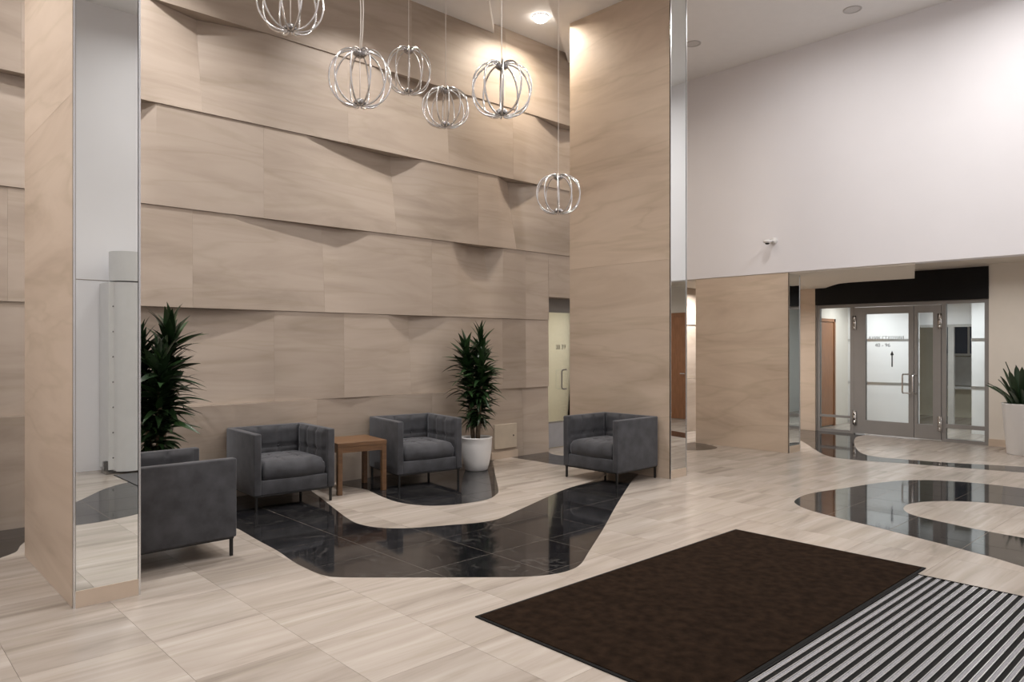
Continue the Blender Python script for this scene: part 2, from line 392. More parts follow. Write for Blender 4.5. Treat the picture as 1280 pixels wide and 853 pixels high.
for r in (1, 2, 3):
    for a, b in ((8.8, 10.2), (10.2, 11.7), (11.7, 13.28)):
        z1 = ZB[r]
        MB().box(-(b-a)/2+.002, -.012-.018*(r % 2), ZB[r-1]+.003-(ZB[r-1]+z1)/2, (b-a)/2-.002, .19, z1-.003-(ZB[r-1]+z1)/2).obj('stone_slab', 'wallstone', wall_back, loc=((a+b)/2, YW, (ZB[r-1]+z1)/2))
for r in (4, 5, 6):
    MB().box(-.7, -.012, ZB[r-1]+.002, .7, .19, ZB[r]-.002).obj('stone_slab', 'wallstone', wall_back, loc=(9.5, YW, 0))
# little service hatch in the stone wall
hatch = empty('service_hatch', (6.885, YW-.03, .31))
tag(hatch, 'small pale stone service hatch low in the stone wall beside the potted plant', 'hatch')
MB().bbox(-.21, -.006, -.17, .21, .016, .17, .003, 1).obj('hatch_panel', 'hatch', hatch)
MB().lathe([(0, 0), (.012, 0), (.012, .006), (0, .007)], 12).obj('keyhole', 'hub', hatch, loc=(.14, -.007, 0), rot=(PI/2, 0, 0))
bb = MB().box(6.62, -.03, 0, 7.12, .0, .10).obj('baseboard_back', 'colstone', loc=(0, YW-.002, 0)); tag(bb, kind='structure')

# ---------------------------------------------------------------- other walls and ceilings
tag(MB().box(XL, YF-.2, 0, XB, YF, ZC+.3).obj('wall_front', 'white'), kind='structure')
tag(MB().box(1.0, YF, 2.40, 3.0, YF+.003, 2.408).obj('trim_2', 'grout'), kind='structure')
tag(MB().box(XL-.2, YF-.2, 0, XL, YW+.3, ZC+.3).obj('wall_left', 'white'), kind='structure')
# white upper wall over the low bay
tag(MB().box(XW, YF, 2.655, XW+.22, YW+.02, ZC+.1).obj('wall_right', 'white'), kind='structure')
# main ceiling with a slanting light recess
outer = [(XL, YF), (XW+.2, YF), (XW+.2, YW+.06), (XL, YW+.06)]
hole = [(6.68, 7.49), (5.3, 6.15), (5.75, 5.82), (6.578, 6.352), (7.163, 6.737), (8.2, 7.49)]
bm = bmesh.new()
vo = [bm.verts.new((x, y, ZC)) for x, y in outer]; vh = [bm.verts.new((x, y, ZC)) for x, y in hole]
ed = [bm.edges.new((l[i], l[(i+1) % len(l)])) for l in (vo, vh) for i in range(len(l))]
bmesh.ops.triangle_fill(bm, use_beauty=True, edges=ed)
vt = [bm.verts.new((x, y, ZC+.13)) for x, y in hole]
for i in range(len(hole)):
    j = (i+1) % len(hole); bm.faces.new((vh[i], vh[j], vt[j], vt[i]))
bm.faces.new(vt)
bm.normal_update()
me = bpy.data.meshes.new('ceiling'); bm.to_mesh(me); bm.free()
ceiling = link('ceiling', me, 'ceil'); tag(ceiling, kind='structure')
tag(MB().box(XL, YF, ZC+.16, XB, YW+.2, ZC+.25).obj('ceiling_slab', 'ceil', ceiling))
# low bay behind the white wall: upper soffit and wavy lower soffit
tag(MB().box(XW+.22, YF, 2.86, XD+.2, YW+.02, 3.05).obj('ceiling_bay', 'cream'), kind='structure')
sof = [(XW+.02, 7.5), (XD-.01, 7.5), (XD-.01, 5.78), (13.0, 5.58), (12.75, 5.40), (12.5, 5.2), (12.4, 5.0), (12.38, 4.6), (12.38, 3.98), (XW+.02, 3.285)]
tag(MB().prism(sof, 2.63, 2.86).obj('ceiling_soffit', 'cream'), kind='structure')

# ---------------------------------------------------------------- columns with a mirrored end
def column(x0, x1, y1, z1, label, joints):
    o = empty('stone_column', ((x0+x1)/2, (YM+y1)/2, 0)); tag(o, label, 'column', 'stone columns with a mirrored end')
    hx, hy = (x1-x0)/2, (y1-YM)/2
    MB().box(-hx+.015, -hy+.015, 0, hx-.015, hy-.015, z1-.002).obj('core', 'grout', o)
    zs = [0]+joints+[z1]
    for a, b in zip(zs, zs[1:]):
        for s in (-1, 1):
            MB().box(min(s*hx, s*(hx-.015)), -hy+.002, -(b-a)/2+.0008, max(s*hx, s*(hx-.015)), hy, (b-a)/2-.0008).obj('stone_panel', 'colstone', o, loc=(0, 0, (a+b)/2))
        MB().box(-hx+.016, hy-.015, -(b-a)/2+.0008, hx-.016, hy, (b-a)/2-.0008).obj('stone_panel', 'colstone', o, loc=(0, 0, (a+b)/2))
    MB().box(-hx+.012, -hy+.002, .10, hx-.012, -hy+.014, z1-.003).obj('mirror_panel', 'mirror', o)
    for s in (-1, 1):
        MB().box(s*(hx-.006)-.006, -hy-.004, .0, s*(hx-.006)+.006, -hy+.012, z1-.003).obj('edge_trim', 'trim', o)
    MB().box(-hx+.012, -hy-.003, 0, hx-.012, -hy+.012, .10).obj('plinth', 'colstone', o)
    return o
column(1.055, 1.43, 6.46, ZC, 'tall beige stone column behind the armchair seen from its side, mirrored end', [3.1])
column(7.225, 7.565, 6.57, ZC, 'tall beige stone column behind the armchair by the yellow glass door, narrow mirrored end', [2.6])
column(XW, 10.57, 6.54, 2.645, 'short beige stone column under the white upper wall beside the glass entrance', [])

# ---------------------------------------------------------------- far wall with the glass entrance
far = MB().box(XD, YF, 0, XD+.2, 3.20, 3.0).box(XD, 5.955, 0, XD+.2, YW, 3.0).box(XD, 3.2, 2.82, XD+.2, 5.955, 2.95)
wall_far = far.obj('wall_far', 'cream'); tag(wall_far, kind='structure')
MB().box(XD-.03, 5.955, 0, XD, 6.25, 2.63).obj('stone_panel', 'colstone', wall_far)
MB().box(XD-.015, 6.25, 0, XD, 7.48, 2.63).obj('stone_panel', 'colstone', wall_far)
tag(MB().box(XD-.03, 3.2, 2.32, XD+.16, 5.955, 2.83).obj('trim_1', 'band'), kind='structure')
tag(MB().box(XD-.02, YF, 0, XD, 3.20, .11).obj('baseboard_far', 'colstone'), kind='structure')
ent = empty('door_1', (XD+.06, 4.577, 0)); tag(ent, kind='structure')
def E(y): return y-4.577
FX = .035
fr = MB()
fr.box(-FX, E(3.2), 2.26, FX, E(5.95), 2.318)                       # head
for y0, y1 in ((3.2, 3.265), (3.81, 3.875), (5.28, 5.345), (5.89, 5.95)): fr.box(-FX, E(y0), 0, FX, E(y1), 2.26)
fr.box(-FX, E(3.265), 0, FX, E(3.81), .05).box(-FX, E(5.345), 0, FX, E(5.89), .05)
fr.box(-FX, E(3.265), .225, FX, E(3.81), .29).box(-FX, E(5.345), .27, FX, E(5.89), .31)
fr.obj('door_frame', 'greyframe', ent)
for y0, y1, z0, z1 in ((3.265, 3.81, .05, .225), (3.265, 3.81, .29, 2.26), (5.345, 5.89, .05, .27), (5.345, 5.89, .31, 2.26)):
    MB().box(-.006, E(y0), z0, .006, E(y1), z1).obj('glass_pane', 'glass', ent)
def leaf(y0, y1, g0, g1):
    m = MB(); x0, x1 = -.045, .02
    m.box(x0, E(y0), .02, x1, E(g0), 2.25).box(x0, E(g1), .02, x1, E(y1), 2.25)
    m.box(x0, E(g0), .02, x1, E(g1), .26).box(x0, E(g0), 2.13, x1, E(g1), 2.25)
    l = m.obj('door_leaf', 'greyframe', ent)
    MB().box(-.016, E(g0), .26, -.006, E(g1), 2.13).obj('glass_pane', 'glass', l)
    return l
lw = leaf(4.295, 5.275, 4.375, 5.075); ln = leaf(3.88, 4.285, 4.0, 4.235)
def handle(y, l, s):
    p = []
    z0, z1, d, rr = .77, 1.09, .075, .035
    for q in range(5): a = PI/2*q/4; p.append((-.045-d+rr-rr*math.sin(a), E(y)+s*.0, z0+rr-rr*math.cos(a)))
    P = [(-.045, E(y), z0)]+p+[(x, yy, z1+z0-z) for x, yy, z in reversed(p)]+[(-.045, E(y), z1)]
    P = [(x, yy+s*(.11 if x < -.06 else .0), z) for x, yy, z in P]
    return autosmooth(MB().tube(P, .013, 8).obj('pull_handle', 'trim', l))
handle(4.335, lw, 1); handle(4.25, ln, 0.3)
hm = MB()
for q in range(3): hm.lathe([(0, 0), (.016, 0), (.016, .075), (0, .075)], 10, (0, 0, q*.085))
hm.box(-.004, -.03, .0, .004, .03, .245)
hm = hm.mesh('hinge', True)
for y in (5.262, 3.895):
    for z in (.17, 1.86): link('hinge', hm, 'chrome', lw if y > 5 else ln, (-.06, E(y), z))
def text(body, size, mat, name, parent, loc, rot, cx='CENTER'):
    cu = bpy.data.curves.new(name, 'FONT'); cu.body = body; cu.size = size; cu.extrude = .0006; cu.align_x = cx
    tmp = bpy.data.objects.new('tmp', cu); C.objects.link(tmp); bpy.context.view_layer.update()
    me = bpy.data.meshes.new_from_object(tmp.evaluated_get(bpy.context.evaluated_depsgraph_get()))
    bpy.data.objects.remove(tmp); me.materials.clear()
    return link(name, me, mat, parent, loc, rot)
RT = (PI/2, 0, -PI/2)
text('АУИК ГТХОУИИ', .075, 'ink', 'lettering', lw, (-.018, E(4.745), 1.685), RT)
text('40 - 96', .088, 'ink', 'lettering', lw, (-.018, E(4.80), 1.555), RT)
ar = MB().box(-.001, -.010, 0, .001, .010, .23).add([(-.001, -.03, .2), (-.001, .03, .2), (-.001, 0, .28), (.001, -.03, .2), (.001, .03, .2), (.001, 0, .28)], [(0, 1, 2), (5, 4, 3), (0, 3, 4, 1), (1, 4, 5, 2), (2, 5, 3, 0)])
ar.obj('arrow_sign', 'ink', lw, loc=(-.018, E(4.645), 1.21))

# lobby beyond the glass
tag(MB().box(XD+.2, 2.0, 2.55, XB, 7.0, 2.65).obj('ceiling_lobby', 'lobbywall'), kind='structure')
tag(MB().box(XB-.1, 1.8, 0, XB, 7.0, 2.55).obj('wall_lobby_end', 'yellow'), kind='structure')
tag(MB().box(XD+.2, 6.14, 0, XB, 6.34, 2.55).obj('wall_lobby_left', 'cream'), kind='structure')
tag(MB().box(XD+.2, 1.7, 0, XB, 1.9, 2.55).obj('wall_lobby_right', 'lobbywall'), kind='structure')
d3 = empty('door_2', (14.12, 6.13, 0)); tag(d3, kind='structure')
MB().bbox(-.3, -.03, .02, .3, .005, 2.03, .004, 1).obj('door_leaf', 'doorwood', d3)
MB().box(-.36, -.045, 0, -.3, .005, 2.1).box(.3, -.045, 0, .36, .005, 2.1).box(-.36, -.045, 2.04, .36, .005, 2.1).obj('door_frame', 'doorwood', d3)
def curved(cx, cy, r, a0, a1, name, mat, z0, z1, dr=.0, parent=None, t=.15):
    n = 24; P = []
    for i in range(n+1):
        a = a0+(a1-a0)*i/n; P.append((cx+(r+dr)*math.cos(a), cy+(r+dr)*math.sin(a)))
    for i in range(n, -1, -1):
        a = a0+(a1-a0)*i/n; P.append((cx+(r-t)*math.cos(a), cy+(r-t)*math.sin(a)))
    m = MB(); k = n+1
    for zz in (z0, z1):
        m.v += [(x, y, zz) for x, y in P]
    N = len(P)
    for i in range(n):
        a, b, c, d = i, i+1, N-2-i, N-1-i
        m.f += [[d, c, b, a], [N+a, N+b, N+c, N+d], [a, b, N+b, N+a], [c, d, N+d, N+c]]
    m.f += [[0, N, 2*N-1, N-1], [n, n+1, N+n+1, N+n]]
    return autosmooth(m.obj(name, mat, parent))
cw = curved(16.9, 5.75, 1.75, PI*.80, PI*1.17, 'wall_lobby_curve', 'lobbywall', 0, 2.55, parent=None); tag(cw, kind='structure')
for z in (.80, 1.66): curved(16.9, 5.75, 1.75, PI*.80, PI*1.17, 'steel_strip', 'alu', z, z+.05, .006, cw, -.001)
curved(16.9, 5.75, 1.75, PI*.80, PI*1.17, 'skirting', 'alu', 0, .07, .006, cw, -.001)
# window and inner opening seen through the right side light
wl = MB().box(15.6, 3.3, 1.98, 15.7, 5.2, 2.55).box(15.6, 4.34, 0, 15.7, 4.40, 1.98).obj('wall_lobby_screen', 'lobbywall'); tag(wl, kind='structure')
MB().box(15.58, 3.3, 1.93, 15.6, 5.0, 1.98).box(15.58, 4.32, 0, 15.6, 4.42, 1.93).obj('opening_frame', 'radiator', wl)
win = empty('window_1', (XB-.13, 4.72, 1.45)); tag(win, kind='structure')
MB().box(-.01, -.42, -.05, .01, .42, .65).obj('window_pane', 'windark', win)
MB().box(-.03, -.48, -.1, .02, -.42, .7).box(-.03, .42, -.1, .02, .48, .7).box(-.03, -.42, .65, .02, .42, .7).box(-.03, -.42, -.1, .02, .42, -.05).box(-.03, -.02, -.05, .02, .02, .65).obj('window_frame', 'radiator', win)
MB().box(-.02, -.42, -.75, .01, .42, -.12).obj('window_blind', 'radiator', win)
MB().box(-.2, -.6, -.82, .02, .6, -.77).obj('window_sill', 'lobbywall', win)
col = MB().box(14.9, 3.45, 0, 15.4, 3.85, 2.55).obj('wall_lobby_pier', 'lobbywall'); tag(col, kind='structure')
for z in (.80, 1.66): MB().box(14.892, 3.45, z, 14.9, 3.858, z+.05).box(14.9, 3.85, z, 15.4, 3.858, z+.05).obj('steel_strip', 'alu', col)

# brown door in the far wall seen in the narrow mirror
d4 = empty('door_3', (XD-.01, .92, 0)); tag(d4, kind='structure')
MB().bbox(-.03, -.42, .01, .01, .42, 2.2, .004, 1).obj('door_leaf', 'doorwood', d4)
MB().box(-.04, -.5, 0, .01, -.42, 2.28).box(-.04, .42, 0, .01, .5, 2.28).box(-.04, -.42, 2.2, .01, .42, 2.28).obj('door_frame', 'doorwood', d4)
hd = MB().tube([(-.03, .3, .98), (-.08, .3, .98), (-.08, .18, .98)], .011, 8).obj('lever_handle', 'trim', d4); autosmooth(hd)

# ---------------------------------------------------------------- yellow room behind the glass door
yr = MB().box(7.55, YW+.32, 0, 7.7, 10, 2.6).box(9.6, YW+.32, 0, 9.7, 10, 2.6).box(7.55, 9.6, 0, 9.7, 9.8, 2.6).obj('wall_yellow_room', 'yellow'); tag(yr, kind='structure')
tag(MB().box(7.55, YW+.32, 2.5, 9.7, 9.8, 2.6).obj('ceiling_yellow_room', 'yellow'), kind='structure')
dg = empty('door_4', (8.29, YW+.24, 0)); tag(dg, kind='structure')
MB().box(-.515, -.03, 2.09, .51, .03, 2.30).obj('transom_panel', 'greyframe', dg)
MB().box(-.515, -.025, 0.01, .51, .025, .39).obj('kick_plate', 'kick', dg)
MB().box(-.515, -.006, .39, .51, .006, 2.09).obj('glass_pane', 'glass', dg)
MB().box(-.515, -.03, 0, -.49, .03, 2.09).box(.48, -.03, 0, .51, .03, 2.09).box(-.49, -.028, .385, .48, .028, .40).obj('door_frame', 'greyframe', dg)
text('38 39', .10, 'inkgrey', 'lettering', dg, (.0, -.01, 1.52), (PI/2, 0, 0))
p = []
for q in range(5): a = PI/2*q/4; p.append((-.05-.035*math.sin(a)+.0, 0, .90+.035-.035*math.cos(a)))
hp = [(.12, -.02, .90)]+[(x+.06, -.055, z) for x, _, z in p]+[(x+.06, -.055, 2.10-z) for x, _, z in reversed(p)]+[(.12, -.02, 1.20)]
autosmooth(MB().tube(hp, .011, 8).obj('pull_handle', 'greyframe', dg))

# ---------------------------------------------------------------- armchairs
def pad(w, h, nx, ny, t, puff, res=9):
    """tufted pad: faces -Y, local x in [-w/2,w/2], z in [0,h]"""
    m = MB(); NX, NZ = nx*res, ny*res
    def hgt(u, v):
        if u in (0, 1) or v in (0, 1): return 0
        a = abs(math.sin(PI*u*nx)); b = abs(math.sin(PI*v*ny))
        return t*min(1, 6*min(u, 1-u)*w/.25, 6*min(v, 1-v)*h/.25)**.5 - puff*(max(0, 1-a*3.0)**1.5*.55+max(0, 1-b*3.0)**1.5*.55+.55*max(0, 1-(a*a+b*b)*3))
    for j in range(NZ+1):
        for i in range(NX+1):
            u, v = i/NX, j/NZ
            m.v.append(((u-.5)*w, -hgt(u, v) if 0 < i < NX and 0 < j < NZ else 0, v*h))
    for j in range(NZ):
        for i in range(NX):
            a = j*(NX+1)+i; m.f.append([a, a+1, a+NX+2, a+NX+1])
    m.add([(-w/2, .004, 0), (w/2, .004, 0), (w/2, .004, h), (-w/2, .004, h)], [(0, 1, 2, 3)])
    return m
CW, CD, CH, AT = .83, .78, .735, .095
def seat_mesh():
    w, d, h = CW-2*AT-.006, CD-AT-.045, .17
    m = MB(); n = 30
    for j in range(n+1):
        for i in range(n+1):
            u, v = i/n, j/n
            e = min(u, 1-u)*w; g = min(v, 1-v)*d; k = min(e, g)
            r = .055
            drop = 0 if k > r else r-math.sqrt(max(0, r*r-(r-k)**2))
            a = abs(math.sin(PI*u*3)); b = abs(math.sin(PI*v*3))
            z = h-drop+.018*(1-(2*u-1)**4)*(1-(2*v-1)**4)-.010*(max(0, 1-a*3.2)**1.4+max(0, 1-b*3.2)**1.4)*(1 if k > .03 else 0)-.014*max(0, 1-(a*a+b*b)*2.5)*(k > .05)
            bx = .012*math.sin(PI*v)*(-1 if u < .5 else 1)*(abs(2*u-1)**6)
            m.v.append(((u-.5)*w, -d/2+v*d-(.018*math.sin(PI*u) if v == 0 else 0), z))
    for j in range(n):
        for i in range(n):
            a = j*(n+1)+i; m.f.append([a, a+1, a+n+2, a+n+1])
    # skirt
    ring = [i for i in range(n+1)]+[j*(n+1)+n for j in range(1, n+1)]+[n*(n+1)+i for i in range(n-1, -1, -1)]+[j*(n+1) for j in range(n-1, 0, -1)]
    b = len(m.v); m.v += [(m.v[q][0]*.985, m.v[q][1]*.985, 0) for q in ring]; k = len(ring)
    mid = len(m.v); m.v += [(m.v[q][0]*1.012, m.v[q][1]*1.012, .07) for q in ring]
    for i in range(k):
        j = (i+1) % k
        m.f += [[ring[i], mid+i, mid+j, ring[j]], [mid+i, b+i, b+j, mid+j]]
    m.f.append([b+i for i in range(k)])
    return m.mesh('seat_cushion', True)
armpad = None
def make_armchair():
    o = empty('armchair')
    hx, hy, zb = CW/2, CD/2, .145
    for s in (-1, 1):
        a = autosmooth(MB().bbox(min(s*hx, s*(hx-AT+.02)), -hy, zb, max(s*hx, s*(hx-AT+.02)), hy-.02, CH, .014, 3).obj('armrest', 'velvet', o), 50)
        p = pad(CD-AT-.05, CH-.31, 3, 2, .025, .021)
        q = p.obj('tufted_pad', 'velvet', a, True, loc=(s*(hx-AT+.02), (-.5*AT+.02), .305), rot=(0, 0, -s*PI/2))
        for i in (1, 2):
            bt = MB().lathe([(0, .006), (.008, .004), (.011, 0), (0, 0)], 10).obj('button', 'velvetd', a, True, loc=(s*(hx-AT+.018), -.5*AT+.02+(i/3-.5)*(CD-AT-.05), .305+(CH-.31)*.5), rot=(0, -s*PI/2, 0))
    a = autosmooth(MB().bbox(-hx+.01, hy-AT+.02, zb, hx-.01, hy, CH, .014, 3).obj('backrest', 'velvet', o), 50)
    pw = CW-2*AT+.02
    pad(pw, CH-.31, 3, 2, .025, .021).obj('tufted_pad', 'velvet', a, True, loc=(0, hy-AT+.02, .305))
    for i in (1, 2):
        MB().lathe([(0, .006), (.008, .004), (.011, 0), (0, 0)], 10).obj('button', 'velvetd', a, True, loc=((i/3-.5)*pw, hy-AT+.018, .305+(CH-.31)*.5), rot=(PI/2, 0, 0))
    autosmooth(MB().bbox(-hx+AT-.02, -hy+.012, zb, hx-AT+.02, hy-AT+.02, .285, .01, 2).obj('seat_rail', 'velvet', o), 50)
    link('seat_cushion', seat_mesh(), 'velvet', o, (0, -hy+.03+(CD-AT-.045)/2-.002, .283))
    MB().box(-hx+.02, -hy+.015, zb-.014, hx-.02, -hy+.04, zb).box(-hx+.02, hy-.04, zb-.014, hx-.02, hy-.015, zb).box(-hx+.02, -hy+.04, zb-.014, -hx+.045, hy-.04, zb).box(hx-.045, -hy+.04, zb-.014, hx-.02, hy-.04, zb).obj('base_frame', 'blackmetal', o)
    for sx in (-1, 1):
        for sy in (-1, 1):
            cx, cy = sx*(hx-.034), sy*(hy-.03)
            MB().bbox(-.011, -.011, .001, .011, .011, zb-.012, .002, 1).obj('leg', 'blackmetal', o, loc=(cx, cy, 0))
    return o
def copy_tree(o, parent=None):
    c = o.copy(); C.objects.link(c); c.parent = parent
    for ch in o.children: copy_tree(ch, c)
    return c
ach = make_armchair()
G = 'tufted grey velvet armchairs'
spots = [((3.345, 7.035, 0), -3, 'grey tufted velvet armchair between the wooden side table and the armchair beside the mirrored column'),
         ((5.02, 7.03, 0), -8, 'grey tufted velvet armchair between the wooden side table and the potted plant'),
         ((6.80, 5.525, 0), -90, 'grey tufted velvet armchair with its back against the tall stone column'),
         ((1.83, 5.80, 0), 90, 'grey velvet armchair showing its plain outer side beside the mirrored column')]
for i, (loc, rz, lab) in enumerate(spots):
    o = ach if i == 0 else copy_tree(ach)
    o.location = loc; o.rotation_euler = (0, 0, math.radians(rz)); tag(o, lab, 'armchair', G)
for o in C.objects:
    if o.type == 'MESH' and o.location.z == 0 and o.name.startswith('armchair'): pass

# ---------------------------------------------------------------- side table
tb = empty('side_table', (4.185, 7.03, 0), math.radians(-8)); tag(tb, 'square brown wooden side table between two grey armchairs', 'table')
MB().bbox(-.28, -.28, .505, .28, .28, .55, .004, 2).obj('table_top', 'wood', tb)
for s in (-1, 1):
    MB().box(-.24, s*.265-.011, .445, .24, s*.265+.011, .505).obj('apron', 'wood', tb)
    MB().box(s*.265-.011, -.24, .445, s*.265+.011, .24, .505).obj('apron', 'wood', tb)
    for q in (-1, 1): MB().bbox(-.026, -.026, .001, .026, .026, .505, .003, 1).obj('leg', 'wood', tb, loc=(s*.252, q*.252, 0))

# ---------------------------------------------------------------- plants
def leaf_mesh(L, Wd, droop, fold=.25):
    m = MB(); n = 9
    for i in range(n+1):
        t = i/n; wv = Wd*(math.sin(PI*min(1, t*.92+.06)**.75))*.5
        x = L*(t-.12*droop*t*t); z = L*(.16*t-droop*t*t)
        if i == n: wv = .0015
        m.v += [(x, -wv, z+wv*fold), (x, 0, z), (x, wv, z+wv*fold)]
    for i in range(n):
        for q in range(2): a = i*3+q; m.f.append([a, a+1, a+4, a+3])
    me = m.mesh('leaf', True); me.materials.append(MT['leaf']); return me
leafs = [leaf_mesh(.33, .058, .30), leaf_mesh(.38, .056, .45), leaf_mesh(.29, .064, .2), leaf_mesh(.34, .056, .6), leaf_mesh(.27, .052, .4)]
def pot_mesh(r0, r1, h):
    prof = [(0, 0), (r0*.9, 0), (r0, .012)]+[(r0+(r1-r0)*math.sin(PI/2*t/6)**.8, .012+(h-.03)*t/6) for t in range(1, 7)]+[(r1+.006, h-.008), (r1+.002, h), (r1-.018, h), (r1-.022, h-.02), (r1-.03, h-.07), (0, h-.07)]
    return MB().lathe(prof, 36).mesh('pot', True)
def dracaena(loc, label, height, rad, seed, nl):
    R = random.Random(seed); o = empty('potted_plant', loc); tag(o, label, 'plant')
    h = .42
    link('pot', pot_mesh(.145, .20, h), 'ceramic', o)
    MB().lathe([(0, .006), (.08, .01), (.17, 0)], 24).obj('soil', 'soil', o, True, loc=(0, 0, h-.055))
    canes = []; inner = MB()
    for k, (hh, a) in enumerate(((height-.34, .4), (height-.46, 2.5), (height-.62, 4.6))):
        P = []
        for i in range(7):
            t = i/6; P.append((.035*math.cos(a)+rad*.26*t*math.cos(a), .035*math.sin(a)+rad*.26*t*math.sin(a), h-.07+(hh-h+.07)*t))
        MB().tube(P, [.028-.012*i/6 for i in range(7)], 8).obj('cane', 'bark', o, True); canes.append((P, hh))
    for k in range(nl):
        P, hh = canes[k % 3]
        t = (k+R.random())/nl; z = .58+(hh-.56)*t
        f = max(0, min(1, (z-P[0][2])/(P[-1][2]-P[0][2])))
        x = P[0][0]+(P[-1][0]-P[0][0])*f; y = P[0][1]+(P[-1][1]-P[0][1])*f
        if t > .93: el = R.uniform(50, 86)
        elif t > .6: el = R.uniform(5, 65)
        elif t > .2: el = R.uniform(-5, 50)
        else: el = R.uniform(-40, 25)
        sc = R.uniform(.7, 1.08)*rad/.36*(.62+.38*min(1, t/.45))
        li = R.randrange(5) if t < .9 else R.choice((0, 2))
        ro = (R.uniform(-.5, .5), -math.radians(el), R.uniform(0, 2*PI)); scl = (sc, sc*R.uniform(1.0, 1.35), sc)
        if k % 2 == 0: link('leaf', leafs[li], 'leaf', o, (x, y, z), ro, scl)
        else:
            mtx = Matrix.Translation((x, y, z)) @ Euler(ro).to_matrix().to_4x4() @ Matrix.Diagonal((*[c*.9 for c in scl], 1))
            inner.add([mtx @ vv.co for vv in leafs[li].vertices], [list(pp.vertices) for pp in leafs[li].polygons])
    tag(inner.obj('inner_leaves', 'leaf', o, True), kind='stuff')
    return o
dracaena((5.97, 7.03, 0), 'tall dark green dracaena in a white pot beside the service hatch in the stone wall', 1.93, .37, 3, 560)
dracaena((2.13, 6.93, 0), 'tall dark green leafy dracaena standing behind the armchair beside the mirrored column', 1.98, .42, 11, 560)
# snake plant in a tall white planter
sp = empty('potted_snake_plant', (12.60, 2.60, 0)); tag(sp, 'stiff upright green leaves in a tall white planter beside the glass entrance', 'plant')
prof = [(0, 0), (.20, 0), (.205, .01), (.265, .72), (.268, .74), (.235, .74), (.228, .70), (0, .70)]
MB().lathe(prof, 40).obj('planter', 'ceramic', sp, True)
MB().lathe([(0, .008), (.12, .005), (.232, 0)], 24).obj('soil', 'soil', sp, True, loc=(0, 0, .701))
def blade(L, Wd, bend, tw):
    m = MB(); n = 10
    for i in range(n+1):
        t = i/n; wv = Wd*.5*(.75+.5*math.sin(PI*t*.8))*(1 if t < .75 else math.cos((t-.75)/.25*PI/2)**.7+.01)
        a = tw*t; x = bend*t*t
        for q in (-1, 0, 1): m.v.append((x+q*wv*math.sin(a)+(.012 if q == 0 else 0), q*wv*math.cos(a), L*t*(1-.08*bend*t)))
    for i in range(n):
        for q in range(2): a = i*3+q; m.f.append([a, a+1, a+4, a+3])
    me = m.mesh('leaf', True); me.materials.append(MT['leafs']); return me
bl = [blade(.62, .07, .06, .5), blade(.5, .065, .12, -.4), blade(.36, .055, .22, .6), blade(.30, .05, .10, .3)]
R = random.Random(5)
for k in range(40):
    a = 2*PI*k*.381; r = .03+.16*math.sqrt(k/40)
    link('leaf', bl[0 if k < 7 else 1 if k < 16 else 2 if k % 3 else 3], 'leafs', sp, (r*math.cos(a), r*math.sin(a), .69), (0, R.uniform(0, .25)*(1+k/20), a), (1, 1, R.uniform(.85, 1.12)))

# ---------------------------------------------------------------- pendant lamps
def make_pendant(nr, D, H, tr, seed):
    """open pumpkin cage of bent tubes; origin at its centre"""
    me = []
    n = 22; P = []
    for i in range(n+1):
        t = PI*(-.5+i/n)
        r = D/2*max(0, math.cos(t))**.72; z = H/2*math.sin(t)*(1 if abs(math.sin(t)) < .94 else 1)
        P.append((max(.035, r), 0, z))
    top = P[-1]; 
    P = [(.03, 0, -H/2+.035)]+P+[(.03, 0, H/2-.035)]
    return MB().tube(P, tr, 6).mesh('rib', True)
hubm = MB().lathe([(0, -.02), (.03, -.02), (.045, -.008), (.045, .008), (.03, .02), (0, .022)], 16).mesh('hub', True)
studm = MB()
for q in range(10):
    a = 2*PI*q/10; studm.lathe([(0, .012), (.008, .008), (.010, -.012), (0, -.014)], 8, (.04*math.cos(a), .04*math.sin(a), 0))
studm = studm.mesh('studs', True)
ribs = {}
def pendant(x, y, z, D, H, nr, label, cords=1, rot=0):
    o = empty('pendant_lamp', (x, y, z), rot); tag(o, label, 'lamp', 'wire cage pendant lamps')
    key = (D, H)
    if key not in ribs: ribs[key] = make_pendant(nr, D, H, .0075, 1)
    for q in range(nr): link('rib', ribs[key], 'chrome', o, (0, 0, 0), (0, 0, 2*PI*q/nr))
    for s in (-1, 1):
        h = link('hub', hubm, 'hub', o, (0, 0, s*(H/2-.028)))
        link('studs', studm, 'hub', h, (0, 0, s*.006))
    L = ZC-z
    for c in range(cords):
        dx = .012*(c-.5*(cords-1))
        P = [(dx*(1+2.0*math.sin(PI*t/12)) + (.02*math.sin(t*.9) if cords > 1 else 0), 0, H/2-.03+(L-H/2+.03)*t/12) for t in range(13)]
        MB().tube(P, .0045 if cords > 1 else .0032, 6).obj('cord', 'cord', o, True)
    MB().tube([(0, 0, -H/2+.03), (0, 0, H/2-.03)], .004, 6).obj('core_rod', 'cord', o, True)
    MB().lathe([(0, 0), (.05, 0), (.05, -.02), (0, -.025)], 16).obj('ceiling_rose', 'lampring', o, True, loc=(0, 0, L))
def place(u, v, depth):
    a = (u-640)/907
    return (depth*(fwd[0]+a*rgt[0]), depth*(fwd[1]+a*rgt[1]), 1.58+(432-v)/907*depth)
